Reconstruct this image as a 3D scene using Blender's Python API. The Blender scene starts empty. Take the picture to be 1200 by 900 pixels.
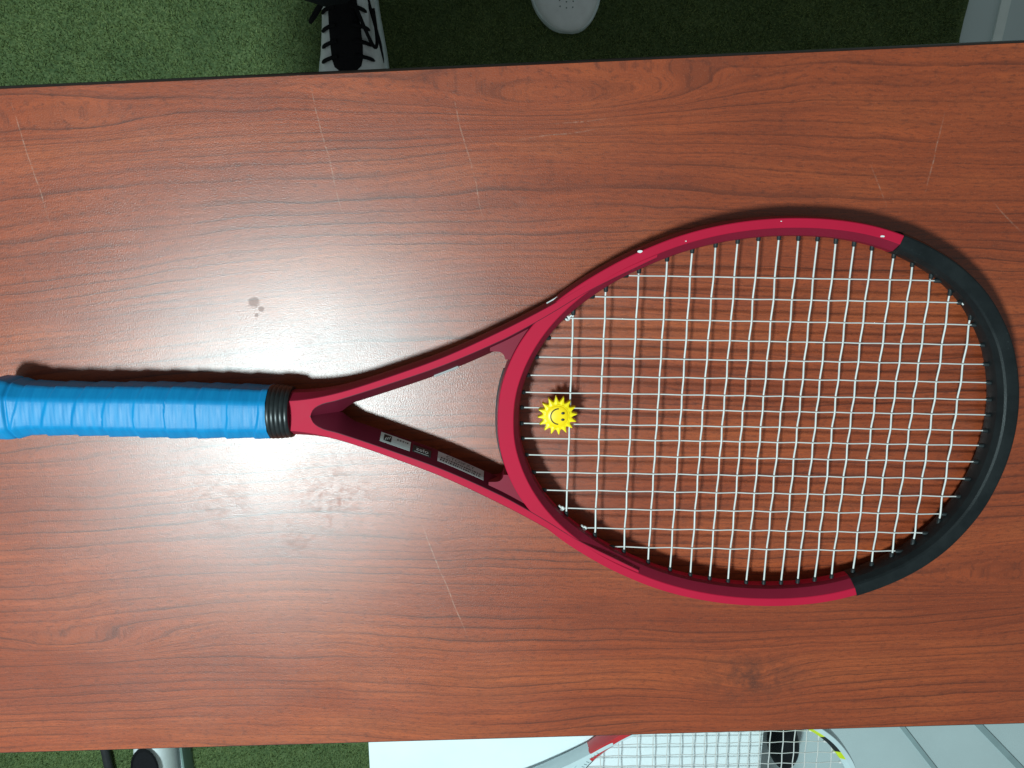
import bpy, bmesh, math, random
from mathutils import Vector, Matrix
random.seed(7)
R = math.radians
scene = bpy.context.scene
COL = scene.collection
TOP = 0.74                                   # table top height

# ------------------------------------------------------------------ camera
cam_d = bpy.data.cameras.new('camera'); cam = bpy.data.objects.new('camera', cam_d); COL.objects.link(cam)
cam.location = (0, 0, TOP + 0.5138); cam.rotation_euler = (-0.234, 0.0093, 0)
cam_d.sensor_width = 36; cam_d.lens = 36 * 906 / 1200; cam_d.clip_start = 0.02; cam_d.clip_end = 60
scene.camera = cam

# ------------------------------------------------------------------ light (one ceiling lamp, dim room light)
world = bpy.data.worlds.new('World'); scene.world = world; world.use_nodes = True
bg = world.node_tree.nodes['Background']; bg.inputs[0].default_value = (0.84, 1.0, 1.0, 1); bg.inputs[1].default_value = 0.20
ld = bpy.data.lights.new('ceiling_lamp', 'AREA'); ld.shape = 'DISK'; ld.size = 0.32
ld.energy = 58; ld.color = (0.75, 0.98, 1.0)
lamp = bpy.data.objects.new('ceiling_lamp', ld); COL.objects.link(lamp)
lamp.location = (-0.71, -0.61, TOP + 1.8); lamp.rotation_euler = (0, 0, 0)

vs = scene.view_settings
vs.view_transform = 'Standard'; vs.look = 'None'; vs.exposure = 0.0; vs.gamma = 1.0; vs.use_curve_mapping = False
scene.render.engine = 'CYCLES'
scene.cycles.use_denoising = True; scene.cycles.max_bounces = 6
scene.cycles.sample_clamp_indirect = 4.0

# ------------------------------------------------------------------ node helpers
class NT:
    def __init__(s, name):
        s.m = bpy.data.materials.new(name); s.m.use_nodes = True
        s.t = s.m.node_tree; s.n = s.t.nodes; s.b = s.n['Principled BSDF']
    def new(s, typ, **kw):
        n = s.n.new(typ)
        for k, v in kw.items(): setattr(n, k, v)
        return n
    def put(s, sock, v):
        if v is None: return
        if isinstance(v, bpy.types.NodeSocket): s.t.links.new(v, sock)
        else: sock.default_value = v
    def math(s, op, a, b=None, c=None, clamp=False):
        n = s.new('ShaderNodeMath', operation=op); n.use_clamp = clamp
        s.put(n.inputs[0], a); s.put(n.inputs[1], b); s.put(n.inputs[2], c); return n.outputs[0]
    def vmath(s, op, a, b=None, out=0):
        n = s.new('ShaderNodeVectorMath', operation=op); s.put(n.inputs[0], a); s.put(n.inputs[1], b); return n.outputs[out]
    def obj(s): return s.new('ShaderNodeTexCoord').outputs['Object']
    def comb(s, x, y, z):
        n = s.new('ShaderNodeCombineXYZ'); s.put(n.inputs[0], x); s.put(n.inputs[1], y); s.put(n.inputs[2], z); return n.outputs[0]
    def sep(s, v):
        n = s.new('ShaderNodeSeparateXYZ'); s.put(n.inputs[0], v); return n.outputs
    def noise(s, v, scale, detail=2.0, rough=0.5, dist=0.0):
        n = s.new('ShaderNodeTexNoise'); s.put(n.inputs['Vector'], v); n.inputs['Scale'].default_value = scale
        n.inputs['Detail'].default_value = detail; n.inputs['Roughness'].default_value = rough; n.inputs['Distortion'].default_value = dist
        return n.outputs['Fac']
    def ramp(s, f, stops, interp='LINEAR'):
        n = s.new('ShaderNodeValToRGB'); s.put(n.inputs[0], f); n.color_ramp.interpolation = interp
        e = n.color_ramp.elements
        while len(e) < len(stops): e.new(0.5)
        for q, (p, c) in zip(e, stops): q.position = p; q.color = (*c, 1) if len(c) == 3 else c
        return n.outputs[0]
    def map(s, v, a, b, c, d, smooth=False):
        n = s.new('ShaderNodeMapRange'); n.clamp = True
        if smooth: n.interpolation_type = 'SMOOTHSTEP'
        s.put(n.inputs[0], v)
        for i, q in enumerate((a, b, c, d)): n.inputs[i + 1].default_value = q
        return n.outputs[0]
    def mix(s, f, a, b, mode='MIX'):
        n = s.new('ShaderNodeMix', data_type='RGBA', blend_type=mode)
        s.put(n.inputs[0], f); s.put(n.inputs[6], a if not isinstance(a, tuple) else (*a, 1)); s.put(n.inputs[7], b if not isinstance(b, tuple) else (*b, 1))
        return n.outputs[2]
    def bump(s, h, strength, dist, prev=None):
        n = s.new('ShaderNodeBump'); n.inputs['Strength'].default_value = strength; n.inputs['Distance'].default_value = dist
        s.put(n.inputs['Height'], h)
        if prev is not None: s.put(n.inputs['Normal'], prev)
        return n.outputs[0]
    def done(s, color=None, rough=None, normal=None, spec=None, metal=None, coat=None, coat_r=None):
        b = s.b
        if color is not None: s.put(b.inputs['Base Color'], color if not isinstance(color, tuple) else (*color, 1))
        if rough is not None: s.put(b.inputs['Roughness'], rough)
        if normal is not None: s.put(b.inputs['Normal'], normal)
        if spec is not None: s.put(b.inputs['Specular IOR Level'], spec)
        if metal is not None: s.put(b.inputs['Metallic'], metal)
        if coat is not None: s.put(b.inputs['Coat Weight'], coat)
        if coat_r is not None: s.put(b.inputs['Coat Roughness'], coat_r)
        return s.m

def plain(name, col, rough=0.5, spec=0.5, var=0.12, vscale=60, bump=0.0, bscale=900, metal=0.0):
    t = NT(name); o = t.obj()
    n = t.noise(o, vscale, 4, 0.6)
    c2 = tuple(max(0, x * (1 - var)) for x in col); c3 = tuple(min(1, x * (1 + var)) for x in col)
    c = t.ramp(n, [(0.3, c2), (0.7, c3)])
    r = t.map(n, 0.3, 0.7, max(0.02, rough - 0.06), rough + 0.06)
    nr = t.bump(t.noise(o, bscale, 2), bump, 0.0005) if bump else None
    return t.done(c, r, nr, spec, metal)

# ------------------------------------------------------------------ wood laminate
def wood():
    t = NT('cherry_laminate'); o = t.obj(); x, y, z = t.sep(o)
    # knot pushes the grain around it
    kx, ky = 0.160, -0.3556
    dx = t.math('MULTIPLY', t.math('SUBTRACT', x, kx), 0.55); dy = t.math('SUBTRACT', y, ky)
    r2 = t.math('ADD', t.math('MULTIPLY', dx, dx), t.math('MULTIPLY', dy, dy))
    kn = t.math('POWER', 2.718, t.math('MULTIPLY', r2, -2600))
    w1 = t.noise(t.comb(t.math('MULTIPLY', x, 1.5), t.math('MULTIPLY', y, 5.0), 1.3), 1.0, 2, 0.45)
    w2 = t.noise(t.comb(t.math('MULTIPLY', x, 9), t.math('MULTIPLY', y, 22), 5.1), 1.0, 3, 0.55)
    v = t.math('ADD', y, t.math('MULTIPLY', t.math('SUBTRACT', w1, 0.5), 0.10))
    v = t.math('ADD', v, t.math('MULTIPLY', t.math('SUBTRACT', w2, 0.5), 0.012))
    v = t.math('ADD', v, t.math('MULTIPLY', kn, 0.012))
    # flat-sawn figure: long pointed loops
    for (cx, cy, a, b, amp_) in ((0.03, 0.060, 0.12, 0.015, 0.027), (0.40, -0.285, 0.15, 0.016, 0.027), (-0.30, 0.055, 0.10, 0.012, 0.012), (-0.33, -0.31, 0.07, 0.012, 0.016)):
        qx = t.math('MULTIPLY', t.math('SUBTRACT', x, cx), 1 / a); qy = t.math('MULTIPLY', t.math('SUBTRACT', y, cy), 1 / b)
        e = t.math('POWER', 2.718, t.math('MULTIPLY', t.math('ADD', t.math('MULTIPLY', qx, qx), t.math('MULTIPLY', qy, qy)), -1.0))
        v = t.math('ADD', v, t.math('MULTIPLY', e, amp_))
    # growth lines: contours of a 1-D noise along v, sharp on one side
    ring = t.math('FRACT', t.math('ADD', t.math('MULTIPLY', v, 128), t.math('MULTIPLY', t.noise(t.comb(0.0, t.math('MULTIPLY', v, 14), 0.0), 1.0, 2), 5.0)))
    line = t.ramp(ring, [(0.0, (1, 1, 1)), (0.06, (0.8, 0.8, 0.8)), (0.16, (0.25, 0.25, 0.25)), (0.45, (0, 0, 0)), (0.975, (0.0, 0.0, 0.0)), (1.0, (1, 1, 1))])
    amp = t.map(t.noise(t.comb(t.math('MULTIPLY', x, 5), t.math('MULTIPLY', v, 38), 2.0), 1.0, 3), 0.36, 0.62, 0.12, 1.0)
    line = t.math('MULTIPLY', line, amp)
    # long fibres and fine pores
    fib = t.noise(t.comb(t.math('MULTIPLY', x, 14), t.math('MULTIPLY', v, 420), 0.0), 1.0, 4, 0.65)
    por = t.noise(t.comb(t.math('MULTIPLY', x, 170), t.math('MULTIPLY', v, 800), 3.0), 1.0, 3, 0.7)
    blot = t.noise(t.comb(t.math('MULTIPLY', x, 4), t.math('MULTIPLY', v, 16), 7.0), 1.0, 4, 0.6)
    c = t.ramp(blot, [(0.25, (0.265, 0.042, 0.013)), (0.5, (0.375, 0.067, 0.020)), (0.75, (0.50, 0.107, 0.030))])
    c = t.mix(t.map(fib, 0.35, 0.72, 0.0, 0.60), c, (0.13, 0.026, 0.013))
    c = t.mix(t.map(por, 0.50, 0.68, 0.0, 0.55), c, (0.085, 0.020, 0.012))
    c = t.mix(t.math('MULTIPLY', line, 0.74), c, (0.050, 0.013, 0.009))
    dark = t.math('MULTIPLY', kn, t.map(t.noise(o, 90, 4, 0.7), 0.38, 0.62, 0.0, 0.8))
    c = t.mix(dark, c, (0.09, 0.026, 0.016))
    spk = t.noise(o, 1000, 2, 0.7)
    c = t.mix(t.map(spk, 0.35, 0.70, 0.0, 0.22), c, (0.10, 0.028, 0.018))
    c = t.mix(t.map(t.noise(t.comb(x, y, 4.0), 850, 2, 0.7), 0.58, 0.75, 0.0, 0.28), c, (0.44, 0.16, 0.09))
    # scratches: thin pale strokes, broken up
    SEG = [(-0.3188, 0.0754, -0.3069, -0.0098), (-0.1288, 0.0791, -0.1152, -0.0066), (-0.0395, 0.0688, -0.0232, -0.0142),
           (-0.0796, -0.2198, -0.0494, -0.3175), (0.269, 0.0443, 0.2601, -0.0095), (0.2242, 0.0142, 0.2371, -0.0155),
           (0.3021, -0.0112, 0.3265, -0.0354), (-0.0033, 0.0366, 0.0537, 0.042), (0.02, 0.046, 0.06, 0.0475)]
    wob = t.math('MULTIPLY', t.math('SUBTRACT', t.noise(o, 30, 2), 0.5), 0.004)
    tot = None
    for (ax, ay, bx, by) in SEG:
        L = math.hypot(bx - ax, by - ay); ux, uy = (bx - ax) / L, (by - ay) / L
        px = t.math('SUBTRACT', x, ax); py = t.math('SUBTRACT', y, ay)
        al = t.math('ADD', t.math('MULTIPLY', px, ux), t.math('MULTIPLY', py, uy))
        ac = t.math('ADD', t.math('SUBTRACT', t.math('MULTIPLY', px, uy), t.math('MULTIPLY', py, ux)), wob)
        d = t.math('ABSOLUTE', ac)
        over = t.math('ABSOLUTE', t.math('SUBTRACT', al, L / 2))
        m = t.math('MULTIPLY', t.map(d, 0.0002, 0.00055, 1, 0), t.map(over, L / 2 - 0.02, L / 2, 1, 0))
        tot = m if tot is None else t.math('MAXIMUM', tot, m)
    tot = t.math('MULTIPLY', tot, t.map(t.noise(o, 260, 3, 0.7), 0.38, 0.64, 0.0, 0.5))
    c = t.mix(tot, c, (0.46, 0.27, 0.20))
    # dried drops and smudges
    nz = t.noise(o, 210, 4, 0.7)
    spot = None
    for (sx, sy, rr) in ((-0.1796, -0.0593, 0.0042), (-0.1755, -0.064, 0.0022), (-0.179, -0.068, 0.0018)):
        dd = t.vmath('DISTANCE', o, (sx, sy, 0.0), 1)
        m = t.map(t.math('ADD', dd, t.math('MULTIPLY', t.math('SUBTRACT', nz, 0.5), rr * 1.6)), rr * 0.6, rr, 1, 0)
        spot = m if spot is None else t.math('MAXIMUM', spot, m)
    c = t.mix(t.math('MULTIPLY', spot, 0.5), c, (0.10, 0.035, 0.025))
    sm = None
    for (sx, sy, rr) in ((-0.1376, -0.2046, 0.055), (-0.2263, -0.2046, 0.05), (-0.17, -0.235, 0.04)):
        dd = t.vmath('DISTANCE', o, (sx, sy, 0.0), 1)
        m = t.map(dd, 0.0, rr, 1, 0, True); sm = m if sm is None else t.math('MAXIMUM', sm, m)
    sm = t.math('MULTIPLY', sm, t.map(t.noise(t.comb(x, t.math('MULTIPLY', y, 1.3), 0.0), 95, 5, 0.72, 1.2), 0.47, 0.63, 0, 1))
    # surface: pebbled clear film
    peb = t.noise(o, 1150, 2, 0.6); peb2 = t.noise(o, 2400, 1, 0.5)
    hgt = t.math('ADD', peb, t.math('MULTIPLY', peb2, 0.5))
    n = t.bump(hgt, 0.20, 0.0005)
    rough = t.math('ADD', t.map(t.noise(o, 18, 4, 0.6), 0.3, 0.7, 0.285, 0.325), t.math('MULTIPLY', sm, 0.12))
    rough = t.math('ADD', rough, t.math('MULTIPLY', spot, 0.12))
    return t.done(c, rough, n, 0.70)
M = {}
M['wood'] = wood()
M['edge'] = plain('table_edge', (0.022, 0.012, 0.009), 0.45, var=0.2)
M['black_metal'] = plain('black_metal', (0.02, 0.02, 0.022), 0.4)
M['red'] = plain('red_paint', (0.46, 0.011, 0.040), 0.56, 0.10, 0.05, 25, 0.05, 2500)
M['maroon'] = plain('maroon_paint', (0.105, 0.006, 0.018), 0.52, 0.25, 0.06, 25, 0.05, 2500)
M['red_shaded'] = plain('red_shaded_paint', (0.21, 0.008, 0.026), 0.52, 0.2, 0.05, 25, 0.05, 2500)  # darker copy of the red: shade on the frame's side walls put into the colour
M['black'] = plain('black_matt', (0.012, 0.016, 0.018), 0.55, 0.35, 0.25, 90, 0.15, 1500)
M['bumper'] = plain('bumper_plastic', (0.007, 0.009, 0.010), 0.45, 0.4, 0.25, 60, 0.2, 1800)
def bumper_mat():
    t = NT('bumper_plastic_scuffed'); o = t.obj()
    n = t.noise(o, 60, 4, 0.6); sc = t.noise(o, 620, 3, 0.75)
    c = t.ramp(n, [(0.3, (0.006, 0.008, 0.009)), (0.7, (0.010, 0.013, 0.014))])
    c = t.mix(t.math('MULTIPLY', t.map(sc, 0.66, 0.76, 0, 0.6), t.map(t.noise(o, 35, 3), 0.45, 0.65, 0, 1)), c, (0.10, 0.12, 0.12))
    return t.done(c, t.map(n, 0.3, 0.7, 0.38, 0.52), t.bump(t.noise(o, 1500, 2), 0.2, 0.0005), 0.25)
M['bumper'] = bumper_mat()
M['rubber'] = plain('collar_rubber', (0.010, 0.013, 0.014), 0.38, 0.5, 0.2, 200)
M['string'] = plain('string_white', (0.66, 0.64, 0.62), 0.35, 0.5, 0.06, 200)
M['yellow'] = plain('yellow_rubber', (0.95, 0.70, 0.006), 0.42, 0.4, 0.05, 150)
M['yellow_disc'] = plain('yellow_face', (0.97, 0.64, 0.005), 0.38, 0.4, 0.05, 150)
M['ink'] = plain('black_ink', (0.012, 0.012, 0.010), 0.5)
M['sticker'] = plain('sticker_silver', (0.46, 0.50, 0.49), 0.45, 0.5, 0.06, 300)
M['sticker_dark'] = plain('sticker_dark', (0.018, 0.028, 0.028), 0.4)
M['sticker_grey'] = plain('sticker_grey', (0.40, 0.38, 0.38), 0.5, 0.5, 0.05, 300)
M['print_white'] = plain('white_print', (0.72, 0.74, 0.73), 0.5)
M['white'] = plain('white_plastic', (0.76, 0.81, 0.83), 0.45, 0.5, 0.03, 12)
M['shoe'] = plain('shoe_leather', (0.84, 0.88, 0.89), 0.5, 0.4, 0.05, 80, 0.15, 700)
M['sole'] = plain('shoe_sole', (0.66, 0.76, 0.76), 0.6, 0.3, 0.05, 60)
M['shoe_black'] = plain('black_textile', (0.008, 0.008, 0.010), 0.85, 0.2, 0.3, 300, 0.5, 900)
M['cloth'] = plain('trouser_cloth', (0.008, 0.009, 0.014), 0.9, 0.2, 0.3, 120, 0.6, 600)
M['skin'] = plain('skin', (0.45, 0.26, 0.18), 0.55)
M['floor'] = plain('pale_floor', (0.58, 0.68, 0.69), 0.5, 0.4, 0.06, 5, 0.05, 200)
M['seam'] = plain('floor_seam', (0.32, 0.42, 0.43), 0.6, 0.3, 0.08, 20)
M['seam_light'] = plain('floor_stripe', (0.78, 0.86, 0.84), 0.5, 0.3, 0.08, 20)
M['grey_metal'] = plain('grey_strip', (0.16, 0.24, 0.21), 0.45, 0.4, 0.08, 20)
M['silver'] = plain('silver_paint', (0.56, 0.66, 0.68), 0.35, 0.5, 0.05, 30)
M['lime'] = plain('lime_paint', (0.62, 0.74, 0.015), 0.4)
M['bright_red'] = plain('bright_red_paint', (0.50, 0.025, 0.03), 0.4)
M['lettering'] = plain('grey_lettering', (0.20, 0.26, 0.27), 0.5)
M['pouch'] = plain('pouch_nylon', (0.010, 0.012, 0.014), 0.7, 0.3, 0.3, 200, 0.4, 600)

def grip_mat():
    t = NT('blue_overgrip'); o = t.obj(); x, y, z = t.sep(o)
    n = t.noise(t.comb(t.math('MULTIPLY', x, 8), y, z), 40, 5, 0.65)
    c = t.ramp(n, [(0.3, (0.001, 0.185, 0.43)), (0.7, (0.002, 0.235, 0.51))])
    st = t.noise(t.comb(t.math('MULTIPLY', x, 420), t.math('MULTIPLY', y, 14), t.math('MULTIPLY', z, 14)), 1.0, 3, 0.6)
    nm = t.bump(st, 0.07, 0.0006); nm = t.bump(t.noise(o, 1200, 2), 0.12, 0.0004, nm)
    return t.done(c, t.map(n, 0.3, 0.7, 0.40, 0.52), nm, 0.30)
M['grip'] = grip_mat()
def turf_mat(name, blades):
    t = NT(name); o = t.obj()
    big = t.noise(o, 9, 3, 0.6); fine = t.noise(o, 520 if blades else 330, 3, 0.7)
    c = t.ramp(fine, [(0.30, (0.080, 0.115, 0.040)), (0.52, (0.22, 0.295, 0.100)), (0.75, (0.52, 0.58, 0.26))])
    c = t.mix(t.map(big, 0.3, 0.7, 0, 0.35), c, (0.030, 0.075, 0.030))
    if not blades: c = t.mix(0.6, c, (0.015, 0.04, 0.016))
    return t.done(c, 0.75, None, 0.2)
M['blade'] = turf_mat('turf_blades', True); M['mat'] = turf_mat('turf_backing', False)

# ------------------------------------------------------------------ mesh helpers
class MB:
    def __init__(s): s.v = []; s.f = []; s.mi = []
    def add(s, vs_, fs_, mi=0):
        o = len(s.v); s.v += [tuple(p) for p in vs_]; s.f += [tuple(i + o for i in f) for f in fs_]; s.mi += [mi] * len(fs_)
    def loft(s, rings, closed=True, loop=False, caps=True, mi=0, mis=None):
        n = len(rings[0]); vs_ = [p for r in rings for p in r]; fs_ = []; m_ = []
        for i in range(len(rings) - (0 if loop else 1)):
            a = i * n; b = ((i + 1) % len(rings)) * n
            for k in range(n if closed else n - 1):
                k2 = (k + 1) % n; fs_.append((a + k, a + k2, b + k2, b + k)); m_.append(mis(i, k) if mis else mi)
        if caps and closed and not loop:
            fs_.append(tuple(reversed(range(n)))); fs_.append(tuple(range((len(rings) - 1) * n, len(rings) * n)))
            m_ += [mis(0, 0) if mis else mi, mis(len(rings) - 2, 0) if mis else mi]
        o = len(s.v); s.v += [tuple(p) for p in vs_]; s.f += [tuple(i + o for i in f) for f in fs_]; s.mi += m_
    def tube(s, pts, r, n=8, mi=0, loop=False):
        pts = [Vector(p) for p in pts]; rings = []; up = None
        for i, p in enumerate(pts):
            a = pts[i - 1] if (i or loop) else p; b = pts[(i + 1) % len(pts)] if (i < len(pts) - 1 or loop) else p
            d = (b - a).normalized()
            if up is None: up = d.orthogonal().normalized()
            up = (up - d * up.dot(d)).normalized(); w = d.cross(up); rr = r[i] if isinstance(r, (list, tuple)) else r
            rings.append([p + (up * math.cos(2 * math.pi * k / n) + w * math.sin(2 * math.pi * k / n)) * rr for k in range(n)])
        s.loft(rings, loop=loop, mi=mi)
    def box(s, a, b, mi=0):
        x0, y0, z0 = a; x1, y1, z1 = b
        s.add([(x0, y0, z0), (x1, y0, z0), (x1, y1, z0), (x0, y1, z0), (x0, y0, z1), (x1, y0, z1), (x1, y1, z1), (x0, y1, z1)],
              [(3, 2, 1, 0), (4, 5, 6, 7), (0, 1, 5, 4), (1, 2, 6, 5), (2, 3, 7, 6), (3, 0, 4, 7)], mi)
    def prism(s, poly, z0, z1, mi=0):
        n = len(poly); s.add([(x, y, z0) for x, y in poly] + [(x, y, z1) for x, y in poly],
              [tuple(reversed(range(n))), tuple(range(n, 2 * n))] + [(i, (i + 1) % n, n + (i + 1) % n, n + i) for i in range(n)], mi)
    def build(s, name, mats, parent=None, smooth=None, bevel=0.0, bseg=2, loc=None):
        me = bpy.data.meshes.new(name); me.from_pydata(s.v, [], s.f)
        if not isinstance(mats, (list, tuple)): mats = [mats]
        for m in mats: me.materials.append(M[m])
        me.polygons.foreach_set('material_index', s.mi)
        bm = bmesh.new(); bm.from_mesh(me); bmesh.ops.recalc_face_normals(bm, faces=bm.faces)
        if bevel:
            bmesh.ops.bevel(bm, geom=[e for e in bm.edges if len(e.link_faces) == 2 and e.calc_face_angle() > 0.5], offset=bevel, segments=bseg, profile=0.6, affect='EDGES')
        bm.to_mesh(me); bm.free()
        if smooth is not None:
            me.polygons.foreach_set('use_smooth', [True] * len(me.polygons))
            me.set_sharp_from_angle(angle=R(smooth))
        ob = bpy.data.objects.new(name, me); COL.objects.link(ob)
        if parent: ob.parent = parent
        if loc: ob.location = loc
        return ob
def empty(name, loc=(0, 0, 0), rot=(0, 0, 0)):
    e = bpy.data.objects.new(name, None); COL.objects.link(e); e.location = loc; e.rotation_euler = rot; e.empty_display_size = 0.05; return e
def tag(o, label, cat, group=None):
    o['label'] = label; o['category'] = cat
    if group: o['group'] = group
    return o
def interp(xs, ys, x):
    if x <= xs[0]: return ys[0]
    for i in range(len(xs) - 1):
        if x <= xs[i + 1]:
            # monotone-ish cubic (Catmull-Rom on the table)
            x0, x1 = xs[i], xs[i + 1]; y0, y1 = ys[i], ys[i + 1]; h = x1 - x0
            m0 = (ys[i + 1] - ys[i - 1]) / (xs[i + 1] - xs[i - 1]) if i else (y1 - y0) / h
            m1 = (ys[i + 2] - ys[i]) / (xs[i + 2] - xs[i]) if i + 2 < len(xs) else (y1 - y0) / h
            s = (x - x0) / h; return (2*s**3-3*s*s+1)*y0 + (s**3-2*s*s+s)*h*m0 + (-2*s**3+3*s*s)*y1 + (s**3-s*s)*h*m1
    return ys[-1]
def sstep(a, b, x):
    t = min(1, max(0, (x - a) / (b - a))); return t * t * (3 - 2 * t)

# ------------------------------------------------------------------ setting: pale floor, turf mat, table
m = MB(); m.box((-3, -3, -0.05), (3, 3, 0.0)); fl = m.build('floor', 'floor'); fl['kind'] = 'structure'
def strip(name, mat, p, q, w, z0, z1, label=None):
    d = Vector((q[0] - p[0], q[1] - p[1])).normalized(); n = Vector((-d.y, d.x)) * w / 2
    b = MB(); b.prism([(p[0] - n.x, p[1] - n.y), (q[0] - n.x, q[1] - n.y), (q[0] + n.x, q[1] + n.y), (p[0] + n.x, p[1] + n.y)], z0, z1)
    return b.build(name, mat, fl)
strip('floor_seam', 'seam', (0.60, -0.81), (0.93, -1.225), 0.008, 0, 0.004)
strip('floor_seam', 'seam', (0.70, -0.79), (1.20, -1.301), 0.011, 0, 0.004)
strip('floor_seam', 'seam_light', (0.731, 0.40), (0.690, 0.0), 0.014, 0, 0.004)
edge = []
for i in range(60):                                              # slightly ragged cut edge of the mat
    y = 1.2 - i * 1.5 / 59; edge.append((0.661 + 0.075 * (y - 0.29) + random.uniform(-0.004, 0.004), y))
m = MB(); m.prism([(-1.9, 1.2)] + edge[:1] + edge[1:] + [(0.05, -0.62), (0.05, -1.9), (-1.9, -1.9)][::1], 0.002, 0.008)
mat = m.build('turf_mat', 'mat'); mat['kind'] = 'structure'
def inside(x, y):
    return x < 0.655 + 0.075 * (y - 0.29) if y > -0.3 else x < 0.04
bv = []; bf = []
for (x0, x1, y0, y1, N) in ((-1.05, 0.67, 0.12, 0.62, 150000), (-1.15, 0.04, -1.25, -0.72, 90000)):
    for k in range(N):
        x = random.uniform(x0, x1); y = random.uniform(y0, y1)
        if not inside(x, y): continue
        a = random.uniform(0, 6.283); h = random.uniform(0.005, 0.0105); l = random.uniform(0.002, 0.007); w = random.uniform(0.0005, 0.0010)
        b = random.uniform(0, 6.283); o = len(bv)
        ca, sa = math.cos(a) * w, math.sin(a) * w
        bv += [(x - ca, y - sa, 0.007), (x + ca, y + sa, 0.007), (x + math.cos(b) * l, y + math.sin(b) * l, 0.007 + h)]; bf.append((o, o + 1, o + 2))
me = bpy.data.meshes.new('turf_pile'); me.from_pydata(bv, [], bf); me.materials.append(M['blade'])
tf = bpy.data.objects.new('turf_pile', me); COL.objects.link(tf); tf['kind'] = 'stuff'; tf['label'] = 'short green artificial grass pile around the table'; tf['category'] = 'turf'

TAB = empty('folding_table', (0, 0, 0), (0, 0, 0.0407))
tag(TAB, 'cherry wood laminate table top carrying the red racket', 'table')
X0, X1, Y0, Y1 = -0.445, 1.42, -0.4008, 0.0811
def rrect(x0, x1, y0, y1, r, n=6):
    p = []
    for cx, cy, a0 in ((x1 - r, y1 - r, 0), (x0 + r, y1 - r, 90), (x0 + r, y0 + r, 180), (x1 - r, y0 + r, 270)):
        for k in range(n + 1): a = R(a0 + 90 * k / n); p.append((cx + r * math.cos(a), cy + r * math.sin(a)))
    return p
m = MB(); m.prism(rrect(X0, X1, Y0, Y1, 0.02), -0.024, 0.0)
tt = m.build('table_top', 'wood', TAB, loc=(0, 0, TOP))
m = MB(); rings = []
prof = [(0.0002, -0.0004), (0.0010, -0.0008), (0.0018, -0.0018), (0.0024, -0.0040), (0.0025, -0.012), (0.0024, -0.020), (0.002, -0.024), (0.0002, -0.0245)]
base = rrect(X0, X1, Y0, Y1, 0.02)
for j, (x, y) in enumerate(base):
    a, b = base[j - 1], base[(j + 1) % len(base)]; d = Vector((b[0] - a[0], b[1] - a[1])).normalized(); n = Vector((d.y, -d.x))
    rings.append([(x + n.x * q, y + n.y * q, zz) for q, zz in prof])
m.loft(rings, loop=True); m.build('edge_banding', 'edge', TAB, smooth=50, loc=(0, 0, TOP))
for lx in (X0 + 0.16, X1 - 0.16):
    m = MB(); r = 0.014
    m.tube([(lx, Y0 + 0.06, TOP - 0.026), (lx, Y0 + 0.06, 0.02)], r, 10); m.tube([(lx, Y1 - 0.06, TOP - 0.026), (lx, Y1 - 0.06, 0.02)], r, 10)
    m.tube([(lx, Y0 + 0.06, 0.16), (lx, Y1 - 0.06, 0.16)], 0.010, 8); m.tube([(lx, Y0 + 0.02, 0.020), (lx, Y1 - 0.02, 0.020)], 0.012, 8)
    m.build('leg_frame', 'black_metal', TAB, smooth=40)

# ------------------------------------------------------------------ rackets (local units: mm; x along the axis, z = 0 is the string plane)
HU = [11.4, 12.3, 15.4, 20.7, 28.3, 39.1, 55.8, 76.9, 103.2, 119.0, 133.5, 147.3, 160.4, 173.3, 185.7, 197.9, 209.6, 221.4, 233.1, 247.6, 260.2, 277.9, 294.9, 306.0, 314.2, 318.9, 322.3, 324.5, 325.4]
HV = [5.5, 15.9, 27.2, 40.2, 52.8, 65.8, 80.0, 93.6, 105.8, 111.3, 115.1, 117.7, 119.4, 120.3, 120.5, 120.2, 119.2, 117.5, 114.9, 110.2, 104.8, 94.9, 80.7, 66.3, 52.7, 40.0, 28.4, 15.8, 5.5]
def hoop_curve(N=240):
    P = [(u, v) for u, v in zip(HU, HV)] + [(u, -v) for u, v in reversed(list(zip(HU, HV)))]
    P = [Vector(p) for p in P]; out = []
    n = len(P)
    for i in range(n):
        a, b, c, d = P[i - 1], P[i], P[(i + 1) % n], P[(i + 2) % n]
        for k in range(16):
            s = k / 16; out.append(0.5 * ((2 * b) + (c - a) * s + (2 * a - 5 * b + 4 * c - d) * s * s + (3 * b - a - 3 * c + d) * s ** 3))
    L = [0]
    for i in range(len(out)): L.append(L[-1] + (out[(i + 1) % len(out)] - out[i]).length)
    res = []; j = 0
    for k in range(N):
        t = L[-1] * k / N
        while L[j + 1] < t: j += 1
        f = (t - L[j]) / (L[j + 1] - L[j]); res.append(out[j].lerp(out[(j + 1) % len(out)], f))
    for _ in range(6): res = [(res[i - 1] + res[i] * 2 + res[(i + 1) % N]) / 4 for i in range(N)]
    return res
HC = hoop_curve(); NH = len(HC)
HN = []
for i in range(NH):
    d = (HC[(i + 1) % NH] - HC[i - 1]).normalized(); n = Vector((-d.y, d.x)); c = HC[i] - Vector((170, 0))
    HN.append(n if n.dot(c) > 0 else -n)
def half(sec): return sec + [(n, -z) for n, z in reversed(sec)]
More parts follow.
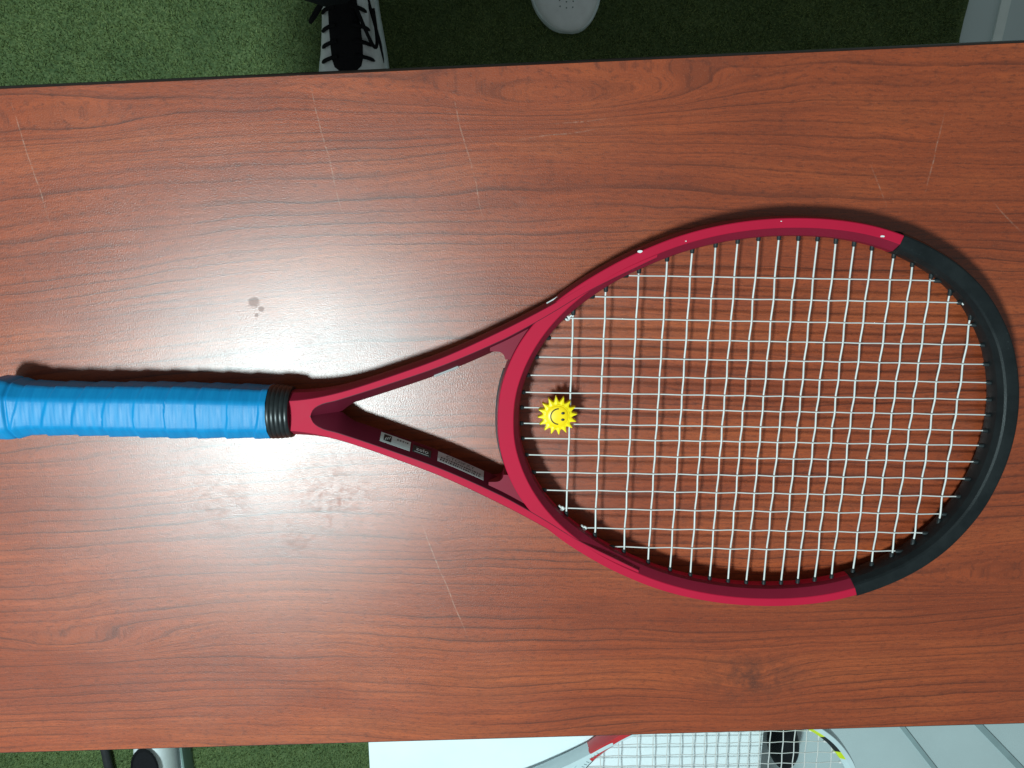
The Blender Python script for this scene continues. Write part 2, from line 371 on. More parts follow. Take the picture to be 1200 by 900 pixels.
def hoop_ring(i, bumper=False, grow=0.0):
    p, n = HC[i], HN[i]; ex = 3.0 * (1 - sstep(12, 75, p.x))
    if bumper:
        sec = [(0.2, 2.5), (1.0, 6.0), (3.2, 9.6), (4.4, 10.6), (10.2, 11.7), (11.1, 11.75), (12.0, 11.2), (13.5, 7.0), (14.0, 2.5)]
    else:
        sec = [(0.4, 2.0), (1.2, 5.5), (5.9, 10.4), (6.4, 10.75), (11.3, 10.75), (11.8, 10.3), (12.6, 5.5), (12.8, 2.0)]
        sec = [(a + (ex if a > 8 else 0) - (ex * 0.5 if 4 < a < 8 else 0), b) for a, b in sec]
    return [Vector((p.x + n.x * a, p.y + n.y * a, b)) * 0.001 for a, b in half(sec)]
def vmid(u, which):   # y of the hoop's string-end curve at given u (upper half)
    return interp(HU, HV, u)
# throat arm tables (upper half)
AU = [-146, -139, -126, -114, -100, -76, -39, -2, 27, 53, 83, 100]
AO = [10.0, 10.0, 11.6, 14.1, 18.0, 26.3, 40.5, 58.2, 73.9, 89.6, 104.6, 113.0]     # outer edge of the top face
IU = [-126, -125, -122.5, -118, -108, -76, -39, -2, 15, 30, 53, 83, 100]
IV = [0.0, 3.0, 5.8, 8.3, 11.0, 21.8, 35.4, 52.2, 61.5, 70.5, 85, 100.5, 109]       # inner edge of the top face
def arm_point(u, s, sign):
    """point on the inner sloping wall: s = 0 at the top face, 1 at the widest line"""
    t = interp(IU, IV, u); mid = t - 7.2
    return Vector((u, sign * (t + (mid - t) * s), 10.55 + (-2.5 - 10.55) * s))
def make_arm(mb, sign, mis=None):
    rings = []
    us = [-147, -144, -140, -134, -130, -126.5, -126, -125.5, -124.5, -123, -121, -118, -115, -112, -110, -108, -105, -100, -94, -88] + list(range(-80, 100, 5))
    for u in us:
        to = interp(AU, AO, u); lift = 0.15 * (1 - sstep(40, 80, u)) - 0.6 * sstep(45, 95, u)
        zt = 10.75 + lift
        om = to + interp([-147, -139, -110, -60, 40, 100], [5.0, 4.6, 2.8, 2.2, 1.6, 0.6], u)
        if u <= -126: it = 0.0; c = [(0.0, zt), (0.0, zt)]
        else:
            it = max(0, interp(IU, IV, u))
            if u < -109:
                f = (u + 126) / 17.0; zc = 10.75 - 13 * (f ** 0.75)
                c = [(it, zt - 0.1), (0.0, zc)]
            else:
                b = 7.2 * (1 - 0.6 * sstep(20, 80, u))
                y0 = max(0.0, it - max(b, min(it, 11 - (u + 109) * 0.5)))
                c = [(it, zt - 0.1), (y0, -2.5)]
        up = [(om, 1.0), (om - 0.3, 4.5), (to + 0.5, zt - 0.45), (to, zt - 0.05), (to - 0.7, zt), (min(it + 0.5, to - 0.8), zt), c[0]]
        lo_mid = c[1]
        k0, k1 = c[0], c[1]
        up += [(k0[0] + (k1[0] - k0[0]) * 0.5 - (0.5 if u > -109 else 0.4 if u > -126 else 0), k0[1] + (k1[1] - k0[1]) * 0.5), k1]
        lowz = min(k1[1], 10.75)
        dn = [(max(0, k1[0] + (1.2 if u > -109 else 0)), min(-4.5, lowz - 3)), (it if u > -126 else 0.0, -10.6), (to, -10.75), (om - 0.3, -5)]
        ring = [Vector((u, sign * y, z)) * 0.001 for y, z in up + dn]
        rings.append(ring)
    mb.loft(rings, mis=mis)

def string_paths():
    U = [44.6, 65.0, 85.7, 103.2, 118.9, 133.5, 147.3, 160.4, 173.3, 185.7, 197.9, 209.6, 221.4, 233.1, 247.6, 260.2, 273.3, 287.0, 302.7]
    V = [94.2, 80.3, 66.0, 52.8, 40.0, 27.6, 16.0, 5.5, -5.5, -16.0, -27.6, -40.0, -52.8, -66.0, -80.3, -94.2]
    ML = [76.9, 55.8, 39.1, 28.3, 20.7, 15.4, 12.4, 11.6]; MR = [277.9, 294.9, 306.0, 314.2, 318.1, 322.1, 324.0, 325.1]
    CE = [70.4, 85.8, 98.0, 105.8, 111.3, 115.1, 117.7, 119.7, 120.5, 120.2, 120.1, 118.7, 117.2, 114.9, 110.2, 105.0, 97.6, 87.0, 71.4]
    return U, V, ML, MR, CE
def make_racket(name, mats, spiral=True, rng=random.Random(3)):
    root = empty(name)
    # ---- frame: hoop + two arms + shaft in one body
    m = MB()
    m.loft([hoop_ring(i) for i in range(NH)], loop=True, mis=mats.get('hoop_mis'))
    make_arm(m, 1, mats.get('arm_mis')); make_arm(m, -1, mats.get('arm_mis'))
    for sgn in (1, -1):      # rounded web where bridge and arm meet
        arc = [(-4.2 + 5.1 * math.cos(R(q)), 39.5 + 5.1 * math.sin(R(q))) for q in range(0, 91, 10)]
        poly = [(44, 82), (27, 61), (9, 39.5)] + arc + [(-9, 44.8), (-9.0, 47.5), (8, 60)]
        rr = [[Vector((x, y * sgn, zz)) * 0.001 for x, y in poly] for zz in (-7.5, 7.8)]
        m.loft(rr, mi=mats.get('web', 0))
    fr = m.build('frame', mats['frame'], root, smooth=13)
    # ---- bumper guard round the tip
    if mats.get('bumper'):
        idx = [i for i in range(NH) if HC[i].x > 243.0]; idx.sort(key=lambda i: (i - NH // 4) % NH)
        m = MB(); m.loft([hoop_ring(i, True) for i in idx]); m.build('bumper_guard', mats['bumper'], root, smooth=13)
    # ---- grommets: little black sleeves where every string enters, and the strip behind the bridge
    U, V, ML, MR, CE = string_paths()
    m = MB()
    def sleeve(p, d, l=3.4, r=1.55):
        p = Vector(p); d = Vector(d).normalized()
        m.tube([(p - d * 2.0) * 0.001, (p + d * (l - 0.5)) * 0.001, (p + d * l) * 0.001], [r * 0.001, r * 0.00095, r * 0.0007], 8)
    for u, e in zip(U, CE):
        sleeve((u, e + 1.0, 0), (0, -1, 0)); sleeve((u, -e - 1.0, 0), (0, 1, 0))
    for i, v in enumerate(V):
        k = min(i, 15 - i); sleeve((ML[k] - 1.2, v, 0), (1, 0, 0)); sleeve((MR[k] + 1.0, v, 0), (-1, 0, 0))
    pts = []
    for i in range(NH):
        if HC[i].x < 24 and abs(HC[i].y) < 30: pts.append((HC[i].y, HC[i] + HN[i] * 15.4))
    pts.sort(key=lambda q: q[0])
    m.loft([[Vector((p.x + a, p.y, z)) * 0.001 for a, z in ((1.5, -3.5), (-0.9, -2.6), (-1.3, 0), (-0.9, 2.6), (1.5, 3.5))] for _, p in pts])
    g = m.build('grommets', mats['grommet'], root, smooth=45); g['kind'] = 'stuff'
    # ---- strings
    def path(fixed, cross, a, b, is_main, idx, r):
        pts = []; ts = [a] + [c for c in cross if min(a, b) + 0.5 < c < max(a, b) - 0.5] + [b]
        order = sorted(range(len(cross)), key=lambda q: cross[q])
        ts = sorted(ts); knots = []
        for t in ts:
            if t in (a, b): knots.append((t, 0.0, 0.0))
            else:
                j = cross.index(t); sg = 1 if (idx + j) % 2 == 0 else -1
                zz = 0.52 * sg * (1 if is_main else -1)
                ip = (rng.uniform(-0.09, 0.09) if is_main else 0.09 * (1 if (j + idx) % 2 else -1) + rng.uniform(-0.10, 0.10))
                knots.append((t, zz, ip))
        for (t0, z0, i0), (t1, z1, i1) in zip(knots, knots[1:]):
            for k in range(6):
                s = k / 6; e = s * s * (3 - 2 * s); pts.append((t0 + (t1 - t0) * s, z0 + (z1 - z0) * e, i0 + (i1 - i0) * s))
        pts.append(knots[-1])
        P = [Vector((t, fixed + i, z)) if is_main else Vector((fixed + i, t, z)) for t, z, i in pts]
        mb = MB(); mb.tube([p * 0.001 for p in P], r * 0.001, 7)
        return mb.build('main_string' if is_main else 'cross_string', 'string', root, smooth=60)
    for i, v in enumerate(V):
        k = min(i, 15 - i); path(v, U, ML[k] - 2, MR[k] + 2, True, i, 0.47)
    for j, u in enumerate(U):
        path(u, V, -CE[j] - 2, CE[j] + 2, False, j, 0.62)
    for (kx, ky, ang) in ((41.0, 66.0, 40), (296.5, 80.6, -50), (41.5, -66.0, 130), (57.5, -80.3, 130)):
        mb = MB(); c = Vector((kx, ky, 0.6)); d = Vector((math.cos(R(ang)), math.sin(R(ang)), 0.25))
        mb.tube([(c + Vector((1.2 * math.cos(a), 1.2 * math.sin(a), 0.5 * math.sin(2 * a)))) * 0.001 for a in [q * 0.7 for q in range(9)]], 0.0008, 7, loop=True)
        mb.tube([(c - d * 0.6) * 0.001, (c + d * 1.6) * 0.001, (c + d * 3.4) * 0.001], 0.00065, 7)
        mb.build('tie_off_knot', 'string', root, smooth=60)
    # ---- handle: overgrip wrapped in a spiral, butt flare, rubber collar
    def octo(w, h, rnd, n, th):
        a = abs(math.cos(th)); b = abs(math.sin(th)); p = 3.4
        # regular-ish octagon blended with a round
        best = 1e9
        for nx, ny, d in ((1, 0, w), (0, 1, h), (0.7071, 0.7071, (w + h) * 0.7071 * 0.765)):
            q = nx * a + ny * b
            if q > 1e-6: best = min(best, d / q)
        round_ = 1 / math.sqrt((a / w) ** 2 + (b / h) ** 2)
        return best * (1 - rnd) + round_ * rnd
    m = MB(); rings = []; NS = 56; pitch = 19.5
    xs = [-337.6, -337.5, -337.2, -336.7, -336.0, -335.2, -334.4] + [-333.6 + 0.6 * k for k in range(299)] + [-154.4, -154.0]
    for xi, x in enumerate(xs):
        fl_ = 1 - sstep(-327, -311, x); w = 17.1 + 3.2 * fl_ + 0.5 * math.sin(x * 0.05); h = 15.4 + 2.6 * fl_
        endk = max(0.0, min(1.0, (-331.5 - x) / 6.1)); ring = []
        for k in range(NS):
            th = 2 * math.pi * k / NS; r = octo(w, h, 0.22, NS, th)
            ph = (x + pitch * th / (2 * math.pi) + 1.5 * math.sin(th * 2 + x * 0.03)) / pitch
            fr_ = ph - math.floor(ph)
            step = 0.95 * (1 - fr_) * min(1, fr_ / 0.04) if x > -321 else 0.0
            step += 0.7 * math.exp(-((x + 326.5) / 1.6) ** 2) * 0 - (0.9 * math.exp(-((x + 321.5) / 1.1) ** 2))
            step += 0.07 * math.sin(x * 0.9 + 3 * th) + 0.03 * math.sin(x * 2.3 + th)
            r = (r + step) * (1 - 0.34 * (1 - math.sqrt(max(0, 1 - endk ** 2)))); ring.append(Vector((x, r * math.cos(th), r * math.sin(th))) * 0.001)
        rings.append(ring)
    m.loft(rings); m.build('grip_tape', mats['grip'], root, smooth=40)
    m = MB(); rings = []
    for k in range(81):
        x = -154.3 + 14.6 * k / 80; f = k / 80; base_r = 18.0 - 1.3 * f + 0.4 * math.sin(f * math.pi)
        base_r += 0.55 * abs(math.sin(f * math.pi * 5.0)) ** 0.6 - 0.2
        if k == 0 or k == 80: base_r -= 1.2
        rings.append([Vector((x, base_r * math.cos(a) * 1.0, base_r * math.sin(a) * 0.92)) * 0.001 for a in [2 * math.pi * q / 48 for q in range(48)]])
    m.loft(rings); m.build('rubber_collar', mats['collar'], root, smooth=50)
    return root

def place_racket(root, x, y, rz, zsurf):
    # rests on the butt flare and on the tip of the hoop
    za = zsurf + 0.0190; zb = zsurf + 0.0122                       # mid-plane height at x=-0.335 and x=0.325
    tilt = math.atan2(za - zb, 0.66)
    root.location = (x, y, za - (0.335) * math.tan(tilt)); root.rotation_euler = (0, tilt, rz)

rk = make_racket('tennis_racket', {'frame': ['red', 'maroon', 'red_shaded'], 'web': 2, 'arm_mis': lambda i, k: 0 if k in (3, 4) or (k in (5, 6) and i < 5) else (2 if i > 44 or k in (0, 1, 2, 11, 12) else 1), 'hoop_mis': lambda i, k: 0 if k in (2, 3, 4, 13, 14, 15) else 2, 'bumper': 'bumper', 'grommet': 'black', 'grip': 'grip', 'collar': 'rubber'})
tag(rk, 'red tennis racket with blue grip and black tip lying on the wooden table', 'racket')
place_racket(rk, -0.0106, -0.1401, -0.0168, TOP)

# ---- decals on the throat
def on_wall(u, s, off):
    p = arm_point(u, s, -1); a = arm_point(u + 1, s, -1) - arm_point(u - 1, s, -1); b = arm_point(u, s + 0.05, -1) - arm_point(u, s - 0.05, -1)
    n = a.cross(b).normalized()
    if n.z < 0: n = -n
    # the wall bulges a little half way down
    bulge = 0.5 * (1 - abs(2 * min(1, max(0, s)) - 1))
    return (p + Vector((0, bulge, 0)) + n * off) * 0.001
def wall_patch(name, mat, u0, u1, s0, s1, off, thick, parent, skew=0.0, nu=8, ns=4):
    m = MB(); g = []
    for o_ in (off, off - thick):
        for i in range(nu + 1):
            for j in range(ns + 1):
                s = s0 + (s1 - s0) * j / ns; u = u0 + (u1 - u0) * i / nu + skew * (s - s0); g.append(on_wall(u, s, o_))
    n1 = (nu + 1) * (ns + 1); f = []
    for i in range(nu):
        for j in range(ns):
            a = i * (ns + 1) + j; f.append((a, a + 1, a + ns + 2, a + ns + 1)); f.append((a + n1, a + n1 + ns + 1, a + n1 + ns + 2, a + n1 + 1))
    for i in range(nu):
        for j in (0, ns):
            a = i * (ns + 1) + j; f.append((a, a + ns + 1, a + ns + 1 + n1, a + n1))
    for j in range(ns):
        for i in (0, nu):
            a = i * (ns + 1) + j; f.append((a, a + 1, a + 1 + n1, a + n1))
    m.add(g, f); return m.build(name, mat, parent)
def text_mesh(s, size):
    c = bpy.data.curves.new('t', 'FONT'); c.body = s; c.size = size; c.align_x = 'CENTER'; c.align_y = 'CENTER'
    o = bpy.data.objects.new('t', c); COL.objects.link(o); dg = bpy.context.evaluated_depsgraph_get(); dg.update()
    me = bpy.data.meshes.new_from_object(o.evaluated_get(dg)); bpy.data.objects.remove(o); return me
def wall_text(name, s, mat, uc, sc, width, off, parent, hgt_s=None, skew=0.0):
    me = text_mesh(s, 1.0); xs = [v.co.x for v in me.vertices]; ys = [v.co.y for v in me.vertices]
    k = width / (max(xs) - min(xs)); ky = (hgt_s / (max(ys) - min(ys))) if hgt_s else k / 14.9
    cx = (max(xs) + min(xs)) / 2; cy = (max(ys) + min(ys)) / 2
    for v in me.vertices:
        s_ = sc + (v.co.y - cy) * ky; v.co = on_wall(uc + (v.co.x - cx) * k + skew * (s_ - sc), s_, off)
    me.materials.clear(); me.materials.append(M[mat]); me.name = name
    o = bpy.data.objects.new(name, me); COL.objects.link(o); o.parent = parent; return o
SO = 0.22
st = wall_patch('sticker', 'sticker', -81.8, -62.0, 0.30, 0.86, SO, 0.16, rk); st['label'] = 'silver sticker with square black emblem'
wall_patch('emblem', 'ink', -79.6, -74.6, 0.40, 0.78, SO + 0.06, 0.05, rk).parent = st
for q in range(3):
    e = wall_patch('emblem_stroke', 'sticker', -78.9 + q * 1.25, -78.3 + q * 1.25, 0.45 + 0.05 * q, 0.62 + 0.05 * q, SO + 0.12, 0.05, rk, skew=4.0, nu=2, ns=2); e.parent = st
def fine_print(st, u0, u1, sc, hgt):        # lines of print too small to read
    u = u0; g = random.Random(5); first = True
    while u < u1:
        w = g.uniform(0.5, 1.3); wall_patch('fine_print', 'ink', u, min(u1, u + w), sc - hgt / 2, sc + hgt / 2, SO + 0.06, 0.04, st, nu=1, ns=1); u += w + g.uniform(0.35, 0.8)
fine_print(st, -71.0, -63.6, 0.70, 0.07)
st = wall_patch('sticker', 'sticker_dark', -60.3, -48.2, 0.34, 0.76, SO, 0.16, rk); st['label'] = 'small black sticker with white lettering'
wall_text('print', 'zelo', 'print_white', -54.0, 0.58, 8.2, SO + 0.08, st, 0.20)
wall_patch('underline', 'sticker_grey', -59.0, -49.5, 0.385, 0.41, SO + 0.08, 0.05, st, nu=4, ns=1)
st = wall_patch('sticker', 'sticker_grey', -43.6, -12.6, 0.34, 0.92, SO, 0.16, rk); st['label'] = 'grey sticker with printed letters and two lines of small print'
wall_text('print', 'CTOSFXY', 'ink', -28.5, 0.78, 19.0, SO + 0.08, st, 0.16)
fine_print(st, -41.5, -14.5, 0.585, 0.07); fine_print(st, -42.0, -14.5, 0.445, 0.07)
# pale decal edge on the upper arm's inner wall, thin white strip outside it
m = MB(); m.tube([Vector((u, interp(IU, IV, u) - 6.6, -1.0)) * 0.001 for u in range(-46, -28, 2)], 0.0011, 6); m.build('decal', 'sticker_grey', rk)
m = MB(); m.tube([Vector((u, interp(AU, AO, u) + 1.75, 2.2)) * 0.001 for u in range(27, 60, 3)], 0.0006, 6); m.build('white_strip', 'print_white', rk, smooth=60)
for (cx, cy, s) in ((83.8, 110.9 - 0.7, 1.5), (233.8, 122.0, 1.3), (112.0, 117.0, 0.5), (170.0, 130.0, 0.5)):   # worn spots of the paint
    m = MB(); m.prism([(0.001 * (cx + s * random.uniform(0.6, 1.1) * math.cos(a) * 1.3), 0.001 * (cy + s * random.uniform(0.4, 0.7) * math.sin(a))) for a in [q * 0.785 for q in range(8)]], 0.0104, 0.01095)
    m.build('paint_chip', 'print_white', rk)

# ---- smiling sun dampener in the strings
sun = empty('string_dampener', (0, 0, 0)); tag(sun, 'yellow smiling sun dampener clipped to the racket strings', 'dampener')
NR = 16; m = MB(); ri, ro = 9.6, 13.4; outer = []
for k in range(NR):
    a = 2 * math.pi * (k + 0.25) / NR
    for da, rr in ((-0.196, ri), (-0.10, ri + 1.1), (-0.03, ro - 0.5), (0.0, ro), (0.03, ro - 0.5), (0.10, ri + 1.1)):
        outer.append((rr * math.cos(a + da), rr * math.sin(a + da), 1 if rr > ri + 0.5 else 0))
rings = []
for sc, z in ((0.96, -2.5), (1.0, -2.0), (1.0, 1.6), (0.965, 2.2), (0.93, 2.35)): rings.append([Vector((x * sc, y * sc, z)) * 0.001 for x, y, _ in outer])
rings.append([Vector((x * 0.80 * ri / max(ri, math.hypot(x, y)), y * 0.80 * ri / max(ri, math.hypot(x, y)), 3.0)) * 0.001 for x, y, _ in outer])
m.loft(rings); m.build('rays', 'yellow', sun, smooth=35)
def lathe(pr, n=48): return [[Vector((r * math.cos(2 * math.pi * k / n), r * math.sin(2 * math.pi * k / n), z)) * 0.001 for k in range(n)] for r, z in pr]
m = MB(); m.loft(lathe([(7.5, 2.0), (7.5, 2.7), (7.2, 3.3), (6.6, 3.7), (4, 4.1), (0.3, 4.2)])); face = m.build('face', 'yellow_disc', sun, smooth=40)
m = MB(); m.loft([[(p + Vector((0, 0, 0))) for p in r] for r in lathe([(7.35, 2.9), (7.75, 3.25), (8.1, 2.9), (7.75, 2.6)], 48)], loop=True); m.build('face_rim', 'yellow', sun, smooth=60)
for ey in (2.35, -2.05):
    m = MB(); m.loft([[Vector((3.4 + r * 1.15 * math.cos(2 * math.pi * k / 20), ey + r * 0.82 * math.sin(2 * math.pi * k / 20), z)) * 0.001 for k in range(20)] for r, z in ((1.05, 3.6), (1.05, 4.22), (0.7, 4.4), (0.1, 4.45))])
    m.build('eye', 'ink', sun, smooth=50)
m = MB(); m.tube([Vector((0.7 + 5.3 * math.cos(a), 5.3 * math.sin(a), 3.95)) * 0.001 for a in [R(93 + 174 * k / 24) for k in range(25)]], 0.00042, 8); m.build('mouth', 'ink', sun, smooth=60)
sun.matrix_world = Matrix.Identity(4)
cr, sr = math.cos(-0.0168), math.sin(-0.0168); sx, sy = 0.0362, 0.0012
sun.location = (-0.0106 + cr * sx - sr * sy, -0.1401 + sr * sx + cr * sy, TOP + 0.0172); sun.rotation_euler = (0, 0.0103, -0.0168)

# ------------------------------------------------------------------ white box and the second racket lying on it
bx = empty('storage_box', (0.0555, -0.735, 0)); tag(bx, 'white box with flat lid beside the table, under the second racket', 'box')
BT = TOP - 0.28
m = MB(); m.box((-0.226, -0.255, 0.004), (0.226, 0.255, BT - 0.032)); m.build('box_body', 'white', bx, bevel=0.006)
m = MB(); m.box((-0.2345, -0.265, BT - 0.03), (0.2345, 0.265, BT)); m.build('lid', 'white', bx, bevel=0.004, smooth=40)
def mis2(i, k):
    p = HC[i]; inner = k <= 2 or k >= 13
    ang = math.degrees(math.atan2(p.y, p.x - 170))
    if 24 < ang < 28 and inner: return 1
    if 29 <= ang < 39 and inner: return 2
    if 39 <= ang < 62 and inner: return 1
    if 112 < ang < 135: return 2
    if 135 <= ang < 154: return 3
    if 154 <= ang < 163 and inner: return 2
    return 0
r2 = make_racket('tennis_racket', {'frame': ['silver', 'lime', 'black', 'bright_red'], 'hoop_mis': mis2, 'grommet': 'string', 'grip': 'black', 'collar': 'rubber'}, rng=random.Random(11))
tag(r2, 'silver racket with red and lime accents on the white box, partly hidden by the table', 'racket')
place_racket(r2, 0.0508, -0.7024, 0.02, BT); r2.scale = (1.045, 1.045, 1.0)
m = MB()
for k in range(13):
    a = R(150 + k * 1.6); best = min(range(NH), key=lambda i: abs(math.atan2(HC[i].y, HC[i].x - 170) - a)); p = HC[best] + HN[best] * 8.2; d = HN[best]
    t = Vector((-d.y, d.x)); q0 = p - d * 1.6 - t * 0.6; q1 = p + d * 1.6 + t * 0.6
    m.tube([Vector((q0.x, q0.y, 10.8)) * 0.001, Vector((q1.x, q1.y, 10.8)) * 0.001], 0.0004, 5)
m.build('lettering', 'lettering', r2)

# ------------------------------------------------------------------ shoes and the person who stands behind the table
ST = [(0.0, .012, .050, 0), (0.004, .022, .062, 0), (0.014, .030, .072, 0), (0.035, .0345, .078, 0), (0.07, .0355, .080, 0), (0.105, .0365, .080, 0), (0.14, .040, .076, 0), (0.17, .0445, .066, .001), (0.20, .0485, .056, .003), (0.225, .0500, .049, .004), (0.25, .0460, .043, .006), (0.268, .0380, .038, .008), (0.280, .0275, .033, .010), (0.287, .0165, .028, .011), (0.290, .005, .023, .011)]
SY = [s[0] for s in ST]
def shoe_pt(y, a, off=0.0):
    w = interp(SY, [s[1] for s in ST], y) + off; h = interp(SY, [s[2] for s in ST], y) + off; cx = interp(SY, [s[3] for s in ST], y)
    c, s = math.cos(a), math.sin(a); p = 0.72
    return Vector((cx + w * math.copysign(abs(c) ** p, c), y, 0.016 + (h - 0.016) * abs(s) ** p))
def make_shoe(name, parent=None, laces=True, mirror=1):
    r = empty(name)
    if parent: r.parent = parent
    ys = [0.0, .002, .004, .008, .014, .022, .035] + [0.05 + 0.0125 * k for k in range(17)] + [.256, .262, .268, .274, .280, .284, .287, .2893]
    m = MB(); m.loft([[shoe_pt(y, math.pi * k / 24) for k in range(25)] for y in ys], closed=True); m.build('upper', 'shoe', r, smooth=50)
    out = []
    for y in ys: out.append((interp(SY, [s[3] for s in ST], y) + interp(SY, [s[1] for s in ST], y) * 1.04 + 0.0015, y))
    out = out + [(2 * interp(SY, [s[3] for s in ST], y) - x, y) for x, y in reversed(out)]
    m = MB(); m.prism(out, 0.0, 0.021); m.build('sole', 'sole', r, bevel=0.003, smooth=40)
    m = MB(); m.loft([[shoe_pt(y, math.pi / 2 + q, 0.0035 if abs(q) < wq * 0.9 else 0.0005) for q in [wq * (k / 4 - 1) for k in range(9)]] for y, wq in [(0.095, 0.42), (0.115, .44), (0.135, .44), (0.155, .43), (0.175, .40), (0.19, .36), (0.20, .28), (0.206, .14)]], closed=False, caps=False)
    m.build('tongue', 'shoe_black', r, smooth=50)
    # foot opening with dark lining
    m = MB(); rr = []
    for sc, z in ((1.0, 0.0815), (0.93, 0.0845), (0.80, 0.080), (0.70, 0.064), (0.1, 0.058)):
        rr.append([Vector((0.0255 * sc * math.cos(a), 0.062 + 0.044 * sc * math.sin(a), z)) for a in [2 * math.pi * k / 28 for k in range(28)]])
    m.loft(rr); m.build('collar_lining', 'shoe_black', r, smooth=50)
    if laces:
        for k, y in enumerate((0.125, 0.148, 0.168, 0.187)):
            for sg in (1, -1):
                m = MB(); m.tube([shoe_pt(y + 0.006 * t, math.pi / 2 - sg * (0.15 + 0.62 * t), 0.0045 - 0.003 * t ** 3) for t in [j / 8 for j in range(9)]], [0.0028] * 7 + [0.0024, 0.0012], 7); m.build('lace', 'shoe_black', r, smooth=60)
        pts = []
        for j in range(20):
            t = j / 19; y = 0.125 + 0.052 * math.sin(math.pi * t); a = math.pi / 2 + mirror * (0.30 + 0.75 * t ** 0.8)
            pts.append(shoe_pt(y, a, 0.0055 + 0.004 * math.sin(math.pi * t)))
        m = MB(); m.tube(pts, 0.0026, 7); m.build('lace_loop', 'shoe_black', r, smooth=60)
        pts = [shoe_pt(0.112 + 0.03 * math.sin(math.pi * t), math.pi / 2 - mirror * (0.35 + 1.05 * t), 0.005 + 0.012 * math.sin(math.pi * t)) for t in [j / 15 for j in range(16)]]
        m = MB(); m.tube(pts, 0.0026, 7); m.build('lace_loop', 'shoe_black', r, smooth=60)
        for y0 in (0.105, 0.118):   # dark side stripes
            m = MB(); m.tube([shoe_pt(y0 + 0.075 * t, math.pi / 2 + mirror * (1.40 - 0.42 * (1 - t)), 0.0004) for t in [j / 12 for j in range(13)]], [0.0002] + [0.0022] * 10 + [0.0016, 0.0002], 6); m.build('side_stripe', 'shoe_black', r, smooth=60)
    m = MB()
    for j in range(5):
        for k in range(-2, 3):
            y = 0.232 + 0.0075 * j - 0.0012 * k * k; 
            if abs(k) + j > 5: continue
            c = shoe_pt(y, math.pi / 2 - k * 0.12, 0.0002); m.tube([c + Vector((0, 0, -0.001)), c + Vector((0, 0, 0.0002))], 0.0011, 7)
    pf = m.build('perforations', 'lettering', r); pf['kind'] = 'stuff'
    return r
per = empty('person', (-0.09, 0.40, 0)); tag(per, 'person in black trousers and white shoes with black laces, standing at the table edge', 'person')
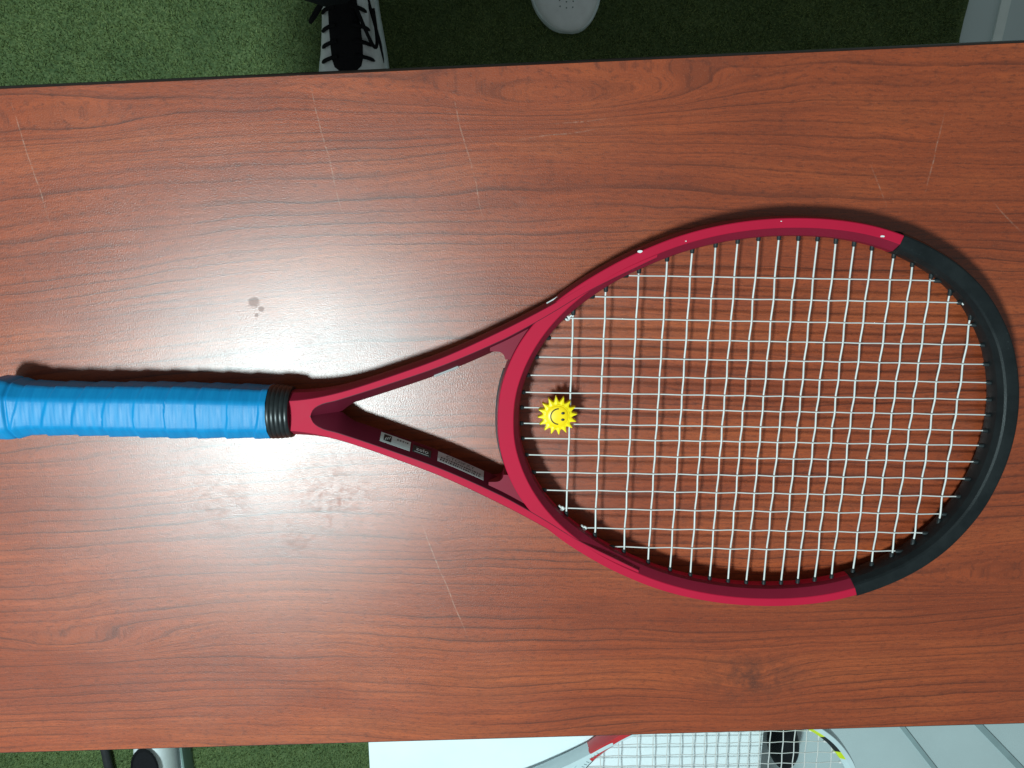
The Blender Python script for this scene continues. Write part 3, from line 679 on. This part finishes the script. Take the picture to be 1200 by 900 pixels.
def trousers():
    me = bpy.data.meshes.new('trousers'); V_ = []; E_ = []; Rr = []
    pelvis = (0.0, 0.06, 0.90); V_.append(pelvis); Rr.append((0.15, 0.115))
    for (x, y) in ((-0.160, -0.085), (0.154, 0.062)):
        prev = 0
        for (f, z, r) in ((0.55, 0.80, 0.098), (0.72, 0.68, 0.085), (0.85, 0.52, 0.070), (0.95, 0.36, 0.064), (1.0, 0.22, 0.078), (1.0, 0.095, 0.080)):
            V_.append((x * f, 0.06 + (y - 0.06) * f, z)); Rr.append((r, r)); E_.append((prev, len(V_) - 1)); prev = len(V_) - 1
    V_.append((0, 0.06, 1.0)); Rr.append((0.16, 0.12)); E_.append((0, len(V_) - 1))
    me.from_pydata(V_, E_, []); o = bpy.data.objects.new('trousers', me); COL.objects.link(o)
    md = o.modifiers.new('skin', 'SKIN'); md.use_smooth_shade = True
    for i, (a, b) in enumerate(Rr): me.skin_vertices[0].data[i].radius = (a, b); me.skin_vertices[0].data[i].use_root = (i == 0)
    o.modifiers.new('sub', 'SUBSURF').levels = 2; o.modifiers['sub'].render_levels = 2
    dg = bpy.context.evaluated_depsgraph_get(); m2 = bpy.data.meshes.new_from_object(o.evaluated_get(dg)); bpy.data.objects.remove(o)
    m2.materials.clear(); m2.materials.append(M['cloth']); m2.name = 'trousers'
    o = bpy.data.objects.new('trousers', m2); COL.objects.link(o); o.parent = per
trousers()
s1 = make_shoe('shoe', per, True, 1); s1.location = (-0.252 + 0.09, 0.387 - 0.40, 0.008); s1.rotation_euler = (0, 0, R(180 + 2))
s2 = make_shoe('shoe', per, True, -1); s2.location = (0.078 + 0.09, 0.530 - 0.40, 0.008); s2.rotation_euler = (0, 0, R(180 - 4)); s2.scale = (-1, 1, 1)

# ------------------------------------------------------------------ things on the floor at the bottom edge
s3 = make_shoe('white_shoe', None, False); s3.location = (-0.657, -0.918, 0.008); s3.rotation_euler = (0, 0, R(178))
tag(s3, 'white shoe with dark opening on the turf, lower left of the table', 'shoe')
def lying(name, mat, p, q, w, z0, z1, label, cat, round_=False):
    d = Vector((q[0] - p[0], q[1] - p[1])).normalized(); n = Vector((-d.y, d.x)) * w / 2; b = MB()
    if round_: b.tube([(p[0], p[1], z0 + w / 2), (q[0], q[1], z0 + w / 2)], w / 2, 14)
    else: b.prism([(p[0] - n.x, p[1] - n.y), (q[0] - n.x, q[1] - n.y), (q[0] + n.x, q[1] + n.y), (p[0] + n.x, p[1] + n.y)], z0, z1)
    return tag(b.build(name, mat, None, bevel=0 if round_ else 0.0008, smooth=40), label, cat)
lying('low_rail', 'grey_metal', (-0.616, -0.86), (-0.610, -1.20), 0.004, 0.007, 0.045, 'low grey rail on the turf right of the white shoe', 'rail')
lying('slim_pole', 'black_metal', (-0.772, -0.93), (-0.755, -1.22), 0.016, 0.012, 0.03, 'slim black pole lying on the turf left of the white shoe', 'pole', True)
m = MB(); rr = []
for k in range(13):
    a = math.pi * k / 12; rz_ = -math.cos(a); rr.append([Vector((0.026 * math.sin(a) ** 0.7 * math.cos(t), 0.045 * math.sin(a) ** 0.7 * math.sin(t), 0.036 + 0.036 * rz_)) for t in [2 * math.pi * q / 28 for q in range(28)]])
m.loft(rr); pc = m.build('pouch', 'pouch', None, smooth=60, loc=(0.480, -0.958, 0.0)); tag(pc, 'small black pouch on the pale floor, seen through the silver racket strings', 'pouch')
